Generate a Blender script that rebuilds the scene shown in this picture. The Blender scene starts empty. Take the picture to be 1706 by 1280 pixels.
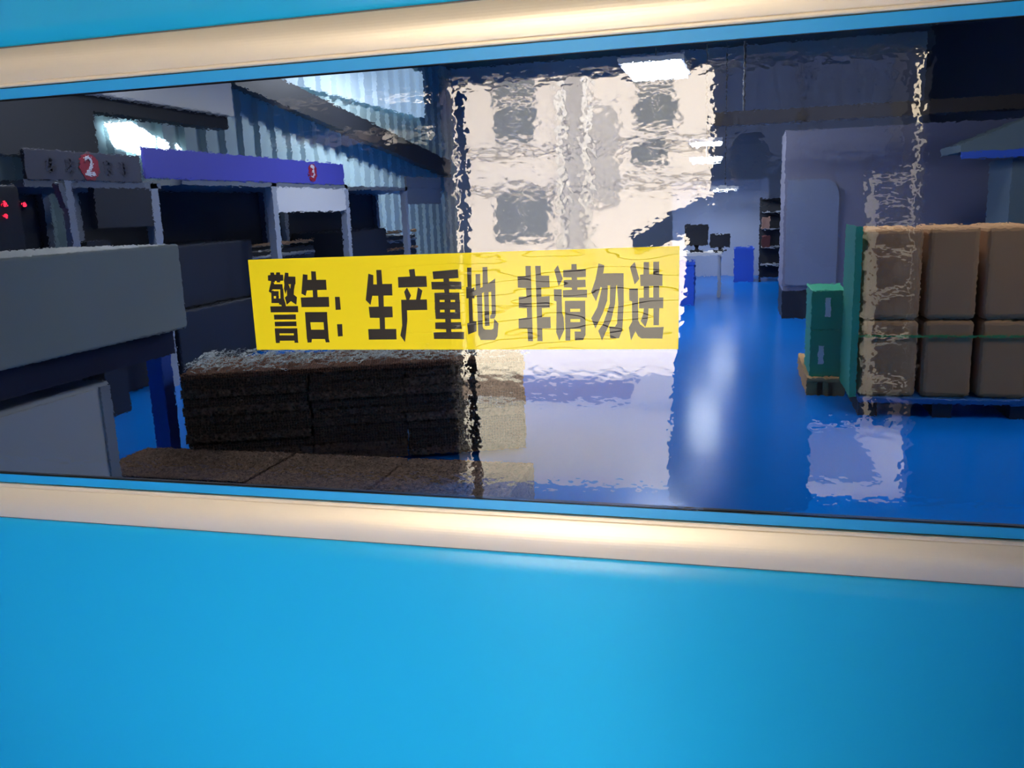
import bpy, bmesh, math, random
from mathutils import Vector, Matrix
random.seed(7)
S = bpy.context.scene
COL = S.collection
PI = math.pi

# ------------------------------------------------------------------ camera
F_PX, YAW, PITCH, ROLL = 1432.4, 0.26368, 0.20298, 0.03672
CAM = Vector((0.0, -1.8, 1.5))
RZ = Matrix.Rotation(YAW, 3, 'Z')
RX = Matrix.Rotation(-PITCH, 3, 'X')
cr, sr = math.cos(ROLL), math.sin(ROLL)
RY = Matrix(((cr, 0, sr), (0, 1, 0), (-sr, 0, cr)))
ROT = RZ @ RX @ RY
cam = bpy.data.cameras.new('camera')
cam.sensor_width = 36.0
cam.lens = 36.0 * F_PX / 1706.0
cam.clip_start = 0.005
co = bpy.data.objects.new('camera', cam)
right, fwd, up = ROT.col[0], ROT.col[1], ROT.col[2]
M = Matrix((right, up, -fwd)).transposed().to_4x4()
M.translation = CAM
co.matrix_world = M
COL.objects.link(co)
S.camera = co

# ------------------------------------------------------------------ world, sun, exposure
S.view_settings.view_transform = 'Standard'
S.view_settings.look = 'None'
S.view_settings.gamma = 1.0
S.view_settings.exposure = 0.0
w = bpy.data.worlds.new('sky')
S.world = w
w.use_nodes = True
wn = w.node_tree
bg = wn.nodes['Background']
bg.inputs['Color'].default_value = (0.93, 0.96, 1.0, 1)
bg.inputs['Strength'].default_value = 19.0
sun = bpy.data.lights.new('sun', 'SUN')
sun.energy = 32.0
sun.angle = 0.009
sun.color = (1.0, 0.92, 0.82)
so = bpy.data.objects.new('sun', sun)
el = math.radians(46)
sd = Vector((0.12, -math.cos(el), -math.sin(el)))
so.rotation_euler = sd.to_track_quat('-Z', 'Y').to_euler()
so.location = (0, 5, 20)
COL.objects.link(so)

# ------------------------------------------------------------------ helpers
def ray(px, py):
    return ROT @ Vector(((px - 853) / F_PX, 1, (640 - py) / F_PX))
def atY(px, py, y):
    d = ray(px, py); return CAM + d * ((y - CAM.y) / d.y)
def atX(px, py, x):
    d = ray(px, py); return CAM + d * ((x - CAM.x) / d.x)
def atZ(px, py, z):
    d = ray(px, py); return CAM + d * ((z - CAM.z) / d.z)

def mat(name, color, rough=0.5, metal=0.0, spec=0.5, coat=0.0, emit=None, estr=0.0, bump=None, var=None):
    m = bpy.data.materials.new(name); m.use_nodes = True
    nt = m.node_tree; b = nt.nodes['Principled BSDF']
    b.inputs['Base Color'].default_value = (*color, 1)
    b.inputs['Roughness'].default_value = rough
    b.inputs['Metallic'].default_value = metal
    b.inputs['Specular IOR Level'].default_value = spec
    b.inputs['Coat Weight'].default_value = coat
    if emit:
        b.inputs['Emission Color'].default_value = (*emit, 1)
        b.inputs['Emission Strength'].default_value = estr
    if bump or var:
        tc = nt.nodes.new('ShaderNodeTexCoord')
    if var:   # (scale, amount): mild mottling of the paint / board
        n = nt.nodes.new('ShaderNodeTexNoise'); n.inputs['Scale'].default_value = var[0]
        n.inputs['Detail'].default_value = 5
        nt.links.new(tc.outputs['Object'], n.inputs['Vector'])
        mx = nt.nodes.new('ShaderNodeMix'); mx.data_type = 'RGBA'
        mx.inputs['A'].default_value = (*[c * (1 - var[1]) for c in color], 1)
        mx.inputs['B'].default_value = (*[min(1, c * (1 + var[1])) for c in color], 1)
        nt.links.new(n.outputs['Fac'], mx.inputs['Factor'])
        nt.links.new(mx.outputs['Result'], b.inputs['Base Color'])
    if bump:  # (scale, distance)
        n2 = nt.nodes.new('ShaderNodeTexNoise'); n2.inputs['Scale'].default_value = bump[0]
        n2.inputs['Detail'].default_value = 4
        nt.links.new(tc.outputs['Object'], n2.inputs['Vector'])
        bp = nt.nodes.new('ShaderNodeBump'); bp.inputs['Distance'].default_value = bump[1]
        nt.links.new(n2.outputs['Fac'], bp.inputs['Height'])
        nt.links.new(bp.outputs['Normal'], b.inputs['Normal'])
    return m

class MB:
    """collects shapes into one mesh object"""
    def __init__(s): s.bm = bmesh.new()
    def box(s, x0, x1, y0, y1, z0, z1, M=None):
        vs = [s.bm.verts.new((x, y, z)) for x in (x0, x1) for y in (y0, y1) for z in (z0, z1)]
        for f in ((0, 1, 3, 2), (4, 6, 7, 5), (0, 4, 5, 1), (2, 3, 7, 6), (0, 2, 6, 4), (1, 5, 7, 3)):
            s.bm.faces.new([vs[i] for i in f])
        if M:
            for v in vs: v.co = M @ v.co
        return s
    def bar(s, a, b, r, n=10, r2=None):
        a, b = Vector(a), Vector(b); r2 = r if r2 is None else r2
        q = (b - a).to_track_quat('Z', 'Y')
        A, B = [], []
        for i in range(n):
            t = 2 * PI * i / n; c = Vector((math.cos(t), math.sin(t), 0))
            A.append(s.bm.verts.new(a + q @ (c * r))); B.append(s.bm.verts.new(b + q @ (c * r2)))
        for i in range(n):
            j = (i + 1) % n; s.bm.faces.new((A[i], A[j], B[j], B[i]))
        s.bm.faces.new(A[::-1]); s.bm.faces.new(B)
        return s
    def sqbar(s, a, b, wx, wz=None):
        a, b = Vector(a), Vector(b); wz = wz or wx
        q = (b - a).to_track_quat('Z', 'Y')
        A, B = [], []
        for sx, sy in ((-1, -1), (1, -1), (1, 1), (-1, 1)):
            c = Vector((sx * wx / 2, sy * wz / 2, 0))
            A.append(s.bm.verts.new(a + q @ c)); B.append(s.bm.verts.new(b + q @ c))
        for i in range(4):
            j = (i + 1) % 4; s.bm.faces.new((A[i], A[j], B[j], B[i]))
        s.bm.faces.new(A[::-1]); s.bm.faces.new(B)
        return s
    def poly(s, pts, thick=None):
        """flat polygon, optionally thickened along a vector"""
        A = [s.bm.verts.new(Vector(p)) for p in pts]
        s.bm.faces.new(A)
        if thick is not None:
            t = Vector(thick)
            B = [s.bm.verts.new(v.co + t) for v in A]
            s.bm.faces.new(B[::-1]); n = len(A)
            for i in range(n):
                j = (i + 1) % n; s.bm.faces.new((A[j], A[i], B[i], B[j]))
        return s
    def extrude_profile(s, prof, x0, x1, n=1, closed=True):
        """(y,z) outline swept along x"""
        rows = []
        for k in range(n + 1):
            x = x0 + (x1 - x0) * k / n
            rows.append([s.bm.verts.new((x, y, z)) for y, z in prof])
        m = len(prof)
        for k in range(n):
            for i in range(m if closed else m - 1):
                j = (i + 1) % m
                s.bm.faces.new((rows[k][i], rows[k][j], rows[k + 1][j], rows[k + 1][i]))
        if closed:
            s.bm.faces.new(rows[0]); s.bm.faces.new(rows[-1][::-1])
        return s
    def build(s, name, m, parent=None, bevel=0, smooth=False, recalc=True):
        if recalc: bmesh.ops.recalc_face_normals(s.bm, faces=s.bm.faces)
        me = bpy.data.meshes.new(name); s.bm.to_mesh(me); s.bm.free()
        o = bpy.data.objects.new(name, me)
        if m: me.materials.append(m)
        COL.objects.link(o)
        if parent:
            o.parent = parent
            o.matrix_parent_inverse = parent.matrix_basis.inverted()
        if bevel:
            b = o.modifiers.new('bevel', 'BEVEL'); b.width = bevel; b.segments = 3; b.limit_method = 'ANGLE'
        if smooth:
            for p in me.polygons: p.use_smooth = True
        return o

def tag(o, label=None, cat=None, group=None, kind=None):
    if label: o['label'] = label
    if cat: o['category'] = cat
    if group: o['group'] = group
    if kind: o['kind'] = kind
    return o
def thing(name, loc, label, cat, group=None, rotz=0):
    o = bpy.data.objects.new(name, None); o.location = loc; o.rotation_euler = (0, 0, rotz)
    o.empty_display_size = 0.1
    COL.objects.link(o); return tag(o, label, cat, group)
def struct_empty(name, loc=(0, 0, 0)):
    o = bpy.data.objects.new(name, None); o.location = loc; COL.objects.link(o); o['kind'] = 'structure'; return o

# ------------------------------------------------------------------ materials
BLUE = mat('blue_panel_paint', (0.014, 0.42, 0.74), rough=0.27, spec=0.35, bump=(6, 0.0006))
BLUE2 = mat('blue_strip_paint', (0.012, 0.35, 0.74), rough=0.4)
ALU = mat('champagne_aluminium', (0.88, 0.74, 0.54), rough=0.42, metal=0.3)
GASKET = mat('black_gasket', (0.01, 0.01, 0.012), rough=0.6)
FLOOR = mat('blue_epoxy_floor', (0.001, 0.17, 0.68), rough=0.2, spec=0.10, bump=(1.4, 0.004), var=(0.6, 0.12))
CONC = mat('pale_concrete', (0.82, 0.74, 0.58), rough=0.9, var=(0.5, 0.10))
FACADE = mat('cream_render', (0.74, 0.69, 0.64), rough=0.9, var=(0.4, 0.05))
FACADE2 = mat('grey_render', (0.44, 0.42, 0.40), rough=0.9)
WINDARK = mat('grey_window_panes', (0.16, 0.17, 0.16), rough=0.3)
NAVY = mat('navy_container_paint', (0.012, 0.022, 0.06), rough=0.6)
NAVYWALL = mat('rear_panel_paint', (0.022, 0.027, 0.042), rough=0.5)
DKSTEEL = mat('dark_steel', (0.03, 0.032, 0.04), rough=0.5, metal=0.3)
GREYSTEEL = mat('grey_steel', (0.22, 0.24, 0.27), rough=0.5)
LTGREY = mat('light_grey_paint', (0.42, 0.45, 0.50), rough=0.5)
GREENGREY = mat('grey_green_sheet', (0.50, 0.53, 0.46), rough=0.5, var=(2, 0.06))
WHITEP = mat('white_paint', (0.86, 0.84, 0.80), rough=0.5)
TEAL = mat('pale_teal_sheet', (0.50, 0.66, 0.66), rough=0.45)
BLUESTEEL = mat('blue_steel', (0.03, 0.11, 0.62), rough=0.45)
VIOLET = mat('violet_sign', (0.10, 0.10, 0.55), rough=0.5)
BOARD = mat('grey_lilac_board', (0.08, 0.08, 0.105), rough=0.6)
RED = mat('red_badge', (0.42, 0.015, 0.04), rough=0.5)
WHITEB = mat('white_print', (0.85, 0.82, 0.85), rough=0.5)
INK = mat('dark_print', (0.06, 0.06, 0.09), rough=0.6)
LED = mat('red_led', (0.3, 0.0, 0.01), emit=(1, 0.02, 0.05), estr=5)
KRAFT = mat('kraft_carton', (0.50, 0.26, 0.11), rough=0.85, var=(5, 0.08))
GREEN = mat('green_carton', (0.03, 0.40, 0.22), rough=0.6, var=(6, 0.08))
STRAP = mat('green_strap', (0.08, 0.32, 0.08), rough=0.4)
PALLETB = mat('blue_plastic', (0.02, 0.14, 0.42), rough=0.45)
WOOD = mat('pallet_wood', (0.62, 0.33, 0.12), rough=0.8, var=(8, 0.2))
LILAC = mat('lilac_grey_partition', (0.24, 0.23, 0.30), rough=0.6)
BLUEWHITE = mat('blue_white_panel', (0.46, 0.52, 0.64), rough=0.5)
BROWNBEAM = mat('brown_beam', (0.05, 0.035, 0.03), rough=0.7)
LAMPM = mat('lamp_diffuser', (0.9, 0.9, 0.9), emit=(0.95, 0.98, 1.0), estr=22)
SKYPANE = mat('daylight_pane', (0.8, 0.9, 0.92), emit=(0.80, 0.95, 1.0), estr=5.5)
YELLOW = mat('yellow_vinyl', (0.88, 0.70, 0.006), rough=0.55, spec=0.15)
BLACKV = mat('black_vinyl', (0.016, 0.011, 0.009), rough=0.5, spec=0.2)
LADDERM = mat('pale_wood', (0.90, 0.80, 0.62), rough=0.7)

def vinyl(m):   # clear laminate over the print: crinkled where it was smoothed on badly
    nt = m.node_tree; b = nt.nodes['Principled BSDF']
    b.inputs['Coat Weight'].default_value = 0.35
    b.inputs['Coat Roughness'].default_value = 0.03
    b.inputs['Coat IOR'].default_value = 1.5
    tc = nt.nodes.new('ShaderNodeTexCoord')
    mp = nt.nodes.new('ShaderNodeMapping'); mp.inputs['Scale'].default_value = (1, 1, 2.4)
    nt.links.new(tc.outputs['Object'], mp.inputs['Vector'])
    n = nt.nodes.new('ShaderNodeTexNoise'); n.inputs['Scale'].default_value = 30; n.inputs['Detail'].default_value = 3
    nt.links.new(mp.outputs['Vector'], n.inputs['Vector'])
    # long thin creases: distorted wave bands, sharpened
    mp2 = nt.nodes.new('ShaderNodeMapping'); mp2.inputs['Scale'].default_value = (1.0, 1, 6.0)
    mp2.inputs['Rotation'].default_value = (0, -0.12, 0)
    nt.links.new(tc.outputs['Object'], mp2.inputs['Vector'])
    v = nt.nodes.new('ShaderNodeTexNoise'); v.inputs['Scale'].default_value = 5; v.inputs['Detail'].default_value = 1.5
    nt.links.new(mp2.outputs['Vector'], v.inputs['Vector'])
    a = nt.nodes.new('ShaderNodeMath'); a.operation = 'SUBTRACT'; a.inputs[1].default_value = 0.5
    nt.links.new(v.outputs['Fac'], a.inputs[0])
    ab = nt.nodes.new('ShaderNodeMath'); ab.operation = 'ABSOLUTE'; nt.links.new(a.outputs[0], ab.inputs[0])
    mr = nt.nodes.new('ShaderNodeMapRange'); mr.inputs['From Max'].default_value = 0.010
    mr.inputs['To Min'].default_value = 1.0; mr.inputs['To Max'].default_value = 0.0
    nt.links.new(ab.outputs[0], mr.inputs['Value'])
    # creases only towards the right half of the sticker
    sx = nt.nodes.new('ShaderNodeSeparateXYZ'); nt.links.new(tc.outputs['Object'], sx.inputs[0])
    g = nt.nodes.new('ShaderNodeMapRange'); g.inputs['From Min'].default_value = -0.32; g.inputs['From Max'].default_value = 0.12
    nt.links.new(sx.outputs['X'], g.inputs['Value'])
    mu = nt.nodes.new('ShaderNodeMath'); mu.operation = 'MULTIPLY'
    nt.links.new(mr.outputs['Result'], mu.inputs[0]); nt.links.new(g.outputs['Result'], mu.inputs[1])
    ad = nt.nodes.new('ShaderNodeMath'); ad.operation = 'MULTIPLY_ADD'; ad.inputs[1].default_value = 0.10
    nt.links.new(n.outputs['Fac'], ad.inputs[0]); nt.links.new(mu.outputs[0], ad.inputs[2])
    bp = nt.nodes.new('ShaderNodeBump'); bp.inputs['Distance'].default_value = 0.0004
    nt.links.new(ad.outputs[0], bp.inputs['Height'])
    nt.links.new(bp.outputs['Normal'], b.inputs['Coat Normal']); nt.links.new(bp.outputs['Normal'], b.inputs['Normal'])
vinyl(YELLOW); vinyl(BLACKV)
FLOOR.node_tree.nodes['Principled BSDF'].inputs['Specular Tint'].default_value = (0.5, 0.85, 1.0, 1)

def film_glass():
    m = bpy.data.materials.new('mirror_film_glass'); m.use_nodes = True
    nt = m.node_tree; nt.nodes.clear()
    out = nt.nodes.new('ShaderNodeOutputMaterial')
    tc = nt.nodes.new('ShaderNodeTexCoord')
    def noise(scale, detail, rough, stretch):
        mp = nt.nodes.new('ShaderNodeMapping'); mp.inputs['Scale'].default_value = stretch
        nt.links.new(tc.outputs['Object'], mp.inputs['Vector'])
        n = nt.nodes.new('ShaderNodeTexNoise'); n.inputs['Scale'].default_value = scale
        n.inputs['Detail'].default_value = detail; n.inputs['Roughness'].default_value = rough
        nt.links.new(mp.outputs['Vector'], n.inputs['Vector']); return n
    def bump(h, d):
        b = nt.nodes.new('ShaderNodeBump'); b.inputs['Distance'].default_value = d
        nt.links.new(h, b.inputs['Height']); return b
    # reflection: ripples of the laminated film
    b1 = bump(noise(48, 1.5, 0.5, (0.8, 1, 1.25)).outputs['Fac'], 0.00016)
    gl = nt.nodes.new('ShaderNodeBsdfGlossy'); gl.inputs['Roughness'].default_value = 0.004
    gl.inputs['Color'].default_value = (1, 0.97, 0.93, 1)
    nt.links.new(b1.outputs['Normal'], gl.inputs['Normal'])
    # what is seen through it
    b2 = bump(noise(70, 2.0, 0.6, (0.8, 1, 1.2)).outputs['Fac'], 0.0008)
    rf = nt.nodes.new('ShaderNodeBsdfRefraction'); rf.inputs['IOR'].default_value = 1.02
    rf.inputs['Roughness'].default_value = 0.0
    rf.inputs['Color'].default_value = (0.60, 0.62, 0.66, 1)
    nt.links.new(b2.outputs['Normal'], rf.inputs['Normal'])
    geo = nt.nodes.new('ShaderNodeNewGeometry')
    f = nt.nodes.new('ShaderNodeMath'); f.operation = 'MULTIPLY_ADD'
    f.inputs[1].default_value = -FILM_R; f.inputs[2].default_value = FILM_R
    nt.links.new(geo.outputs['Backfacing'], f.inputs[0])
    mx = nt.nodes.new('ShaderNodeMixShader')
    nt.links.new(f.outputs[0], mx.inputs[0]); nt.links.new(rf.outputs[0], mx.inputs[1]); nt.links.new(gl.outputs[0], mx.inputs[2])
    nt.links.new(mx.outputs[0], out.inputs['Surface'])
    return m
FILM_R = 0.058
GLASS = film_glass()

def honeycomb_mat(name, base, scale=60):
    m = mat(name, base, rough=0.9)
    nt = m.node_tree; b = nt.nodes['Principled BSDF']
    tc = nt.nodes.new('ShaderNodeTexCoord')
    v = nt.nodes.new('ShaderNodeTexVoronoi'); v.feature = 'DISTANCE_TO_EDGE'; v.inputs['Scale'].default_value = scale
    v.inputs['Randomness'].default_value = 0.35
    nt.links.new(tc.outputs['Object'], v.inputs['Vector'])
    mr = nt.nodes.new('ShaderNodeMapRange'); mr.inputs['From Max'].default_value = 0.22
    nt.links.new(v.outputs['Distance'], mr.inputs['Value'])
    mx = nt.nodes.new('ShaderNodeMix'); mx.data_type = 'RGBA'
    mx.inputs['A'].default_value = (*[min(1, c * 1.7) for c in base], 1)
    mx.inputs['B'].default_value = (*[c * 0.45 for c in base], 1)
    nt.links.new(mr.outputs['Result'], mx.inputs['Factor'])
    nt.links.new(mx.outputs['Result'], b.inputs['Base Color'])
    bp = nt.nodes.new('ShaderNodeBump'); bp.inputs['Distance'].default_value = 0.01; bp.invert = True
    nt.links.new(mr.outputs['Result'], bp.inputs['Height'])
    nt.links.new(bp.outputs['Normal'], b.inputs['Normal'])
    return m
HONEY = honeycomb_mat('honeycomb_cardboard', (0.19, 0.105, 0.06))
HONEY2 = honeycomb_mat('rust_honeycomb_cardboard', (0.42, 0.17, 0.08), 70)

# ================================================================== SETTING
XL, XR, YF = -8.6, 4.6, 24.0
fl = MB().box(XL, XR, 0.05, YF, -0.1, 0.0).build('floor', FLOOR); tag(fl, kind='structure')
FZ = -0.13
fl2 = MB().box(XL, XR, -3.0, 0.05, FZ - 0.1, FZ).build('floor', FLOOR); tag(fl2, kind='structure')
gr = MB().box(-40, 40, -60, -3.2, FZ - 0.12, FZ - 0.005).build('ground', CONC); tag(gr, kind='structure')
th = MB().box(-1.65, 0.88, -3.2, -3.0, FZ - 0.12, FZ - 0.002).build('trim_1', CONC); tag(th, kind='structure')

# front wall: blue sandwich panels above and below the window band
wf = struct_empty('wall_front')
WX0, WX1 = -8.6, 4.6
def lip(z_edge, sgn):      # rounded return of the sheet where it tucks under the rail
    pts = []
    for k in range(25):
        t = k / 24
        pts.append((-0.012 + 0.012 * (1 - math.sqrt(max(0, 1 - t * t))), z_edge + sgn * 0.045 * (1 - t)))
    return pts
prof = [(-0.012, FZ)] + [(-0.012, 0.0 + 0.66 * k / 6) for k in range(1, 6)] + lip(0.7195, -1) + [(0.05, 0.7195), (0.05, FZ)]
MB().extrude_profile(prof, WX0, WX1, 1).build('lower_panel', BLUE, wf, smooth=False)
prof = lip(1.917, 1)[::-1] + [(-0.012, 2.9), (0.05, 2.9), (0.05, 1.917)]
MB().extrude_profile(prof, WX0, WX1, 1).build('upper_panel', BLUE, wf)
GX0, GX1 = -5.2, 2.7
MB().box(WX0, GX0 - 0.1, -0.012, 0.05, 0.722, 1.915).box(GX1 + 0.1, WX1, -0.012, 0.05, 0.722, 1.915).build('side_panel', BLUE, wf)

win = struct_empty('window_1')
def rail_prof(za, zb):     # za = edge next to the glass, zb = outer edge; ribbed inner edge then a shallow dome
    d = zb - za; s = []
    for t, y in ((0, -0.002), (0.0, -0.011), (0.03, -0.0125), (0.075, -0.0125), (0.09, -0.0105), (0.105, -0.0125)):
        s.append((y, za + d * t))
    for k in range(13):
        t = k / 12
        s.append((-0.0125 - 0.012 * math.sin(PI * (0.08 + 0.84 * t)) ** 0.9 + 0.0028, za + d * (0.115 + 0.845 * t)))
    s += [(-0.010, za + d * 0.985), (-0.003, zb), (0.02, zb), (0.02, za)]
    return s
MB().extrude_profile(rail_prof(0.8195, 0.7225), GX0 - 0.1, GX1 + 0.1).build('bottom_rail', ALU, win)
MB().extrude_profile(rail_prof(1.8255, 1.914), GX0 - 0.1, GX1 + 0.1).build('top_rail', ALU, win)
for x0, x1 in ((GX0 - 0.1, GX0), (GX1, GX1 + 0.1)):
    MB().box(x0, x1, -0.0124, 0.02, 0.8195, 1.8255).build('side_rail', ALU, win, bevel=0.004)
for z0, z1 in ((0.8215, 0.8440), (1.7990, 1.8235)):
    MB().box(GX0, GX1, -0.004, 0.02, z0, z1).build('inner_strip', BLUE2, win, bevel=0.001)
for z0, z1 in ((0.8195, 0.8215), (1.8235, 1.8255), (0.8440, 0.8452), (1.7978, 1.7990)):
    MB().box(GX0, GX1, -0.0015, 0.018, z0, z1).build('gasket_or_shadow_gap', GASKET, win)
for z0, z1 in ((0.7195, 0.7225), (1.914, 1.917)):
    MB().box(GX0 - 0.1, GX1 + 0.1, -0.004, 0.02, z0, z1).build('gasket_or_shadow_gap', mat('taupe_shadow_gap', (0.16, 0.13, 0.11), 0.7), win)  # taupe strip colours in the shadow gap between rail and panel
pane = MB().box(GX0, GX1, 0.0, 0.006, 0.8452, 1.7978).build('glass_pane', GLASS, win)

o = MB().box(-1.65, 0.88, -3.0, -2.97, 2.19, 2.42).build('trim_2', WHITEP); tag(o, kind='structure')
# rear wall of the passage (behind the photographer): doorway and two louvre slots
wr = MB()
ZT = 3.15
DX0, DX1, DZ = -1.65, 0.88, 2.19
WA, WB = XL, -2.75          # solid piece left of the louvres
wr.box(WA, WB, -3.2, -3.0, FZ, 2.42).box(DX1, XR, -3.2, -3.0, FZ, ZT).box(DX0, DX1, -3.2, -3.0, DZ, 2.42)
wr.box(WB, DX0 - 0.06, -3.2, -3.0, FZ, 1.89).box(WB, DX0 - 0.06, -3.2, -3.0, 1.965, 2.115).box(WB, DX0 - 0.06, -3.2, -3.0, 2.165, 2.42)
wr.box(DX0 - 0.06, DX0, -3.2, -3.0, FZ, 2.42)
wr.box(-2.3, DX1, -3.2, -3.0, 2.42, ZT).box(XL, -2.3, -3.2, -3.0, 3.08, ZT).box(XL, -7.5, -3.2, -3.0, 2.42, 3.08)  # high strip at the left stays open, added to brighten the blue wall
o = wr.build('wall_rear', NAVYWALL); tag(o, kind='structure')
o = MB().box(XL, XR, -3.2, 0.05, ZT, ZT + 0.1).build('ceiling', mat('dull_ceiling', (0.12, 0.12, 0.13), 0.8)); tag(o, kind='structure')
o = MB().box(XL, XR, 0.05, YF, 5.6, 5.7).build('roof', DKSTEEL); tag(o, kind='structure')
o = MB().box(XL, XR, 0.0, 0.05, 2.9, 5.6).build('wall_upper', NAVYWALL); tag(o, kind='structure')
o = MB().box(XL, XR, YF, YF + 0.1, 0, 5.6).build('wall_far', BLUEWHITE); tag(o, kind='structure')
o = MB().box(XR, XR + 0.1, -3.2, YF + 0.1, 0, 5.6).build('wall_right', NAVYWALL); tag(o, kind='structure')
# left wall: pale trapezoidal sheeting
prof = []
y = 0.0
lw = MB()
pts = []
y = -3.2
while y < YF:
    pts += [(XL, y), (XL, y + 0.22), (XL + 0.07, y + 0.28), (XL + 0.07, y + 0.50), (XL, y + 0.56)]; y += 0.56
A = [lw.bm.verts.new((px_, py_, 0)) for px_, py_ in pts]; B = [lw.bm.verts.new((px_, py_, 5.6)) for px_, py_ in pts]
for i in range(len(A) - 1): lw.bm.faces.new((A[i], A[i + 1], B[i + 1], B[i]))
o = lw.build('wall_left', TEAL, recalc=False)
sm = o.modifiers.new('solid', 'SOLIDIFY'); sm.thickness = 0.03; sm.offset = 1
tag(o, kind='structure')

# ================================================================== STICKER
c = [(413, 433), (1132, 410), (1130, 582), (428, 583)]
W = [atY(px_, py_, -0.0010) for px_, py_ in c]
ctr = sum(W, Vector()) / 4
st = bpy.data.objects.new('warning_sticker', None); st.location = ctr; COL.objects.link(st)
tag(st, 'long yellow vinyl warning sticker with black lettering on the dark window pane', 'sticker')
def sticker_part(polys, name, m, y, y2):
    mb = MB()
    for n_, P in enumerate(polys):      # overlapping strokes sit a hair apart
        yy = y - 0.00003 * n_
        q = [atY(px_, py_, yy) for px_, py_ in P]
        mb.poly([(p.x - ctr.x, p.y - ctr.y, p.z - ctr.z) for p in q], (0, y2 - y, 0))
    me = mb.build(name, m)
    me.parent = st
    return me
sticker_part([c], 'backing_sheet', YELLOW, -0.0012, -0.0002)
def crop(ox, oy, *polys):
    k = 140 / 1280
    return [[(ox + x * k, oy + y * k) for x, y in P] for P in polys]
def R_(x0, y0, x1, y1): return [(x0, y0), (x1, y0), (x1, y1), (x0, y1)]
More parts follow.
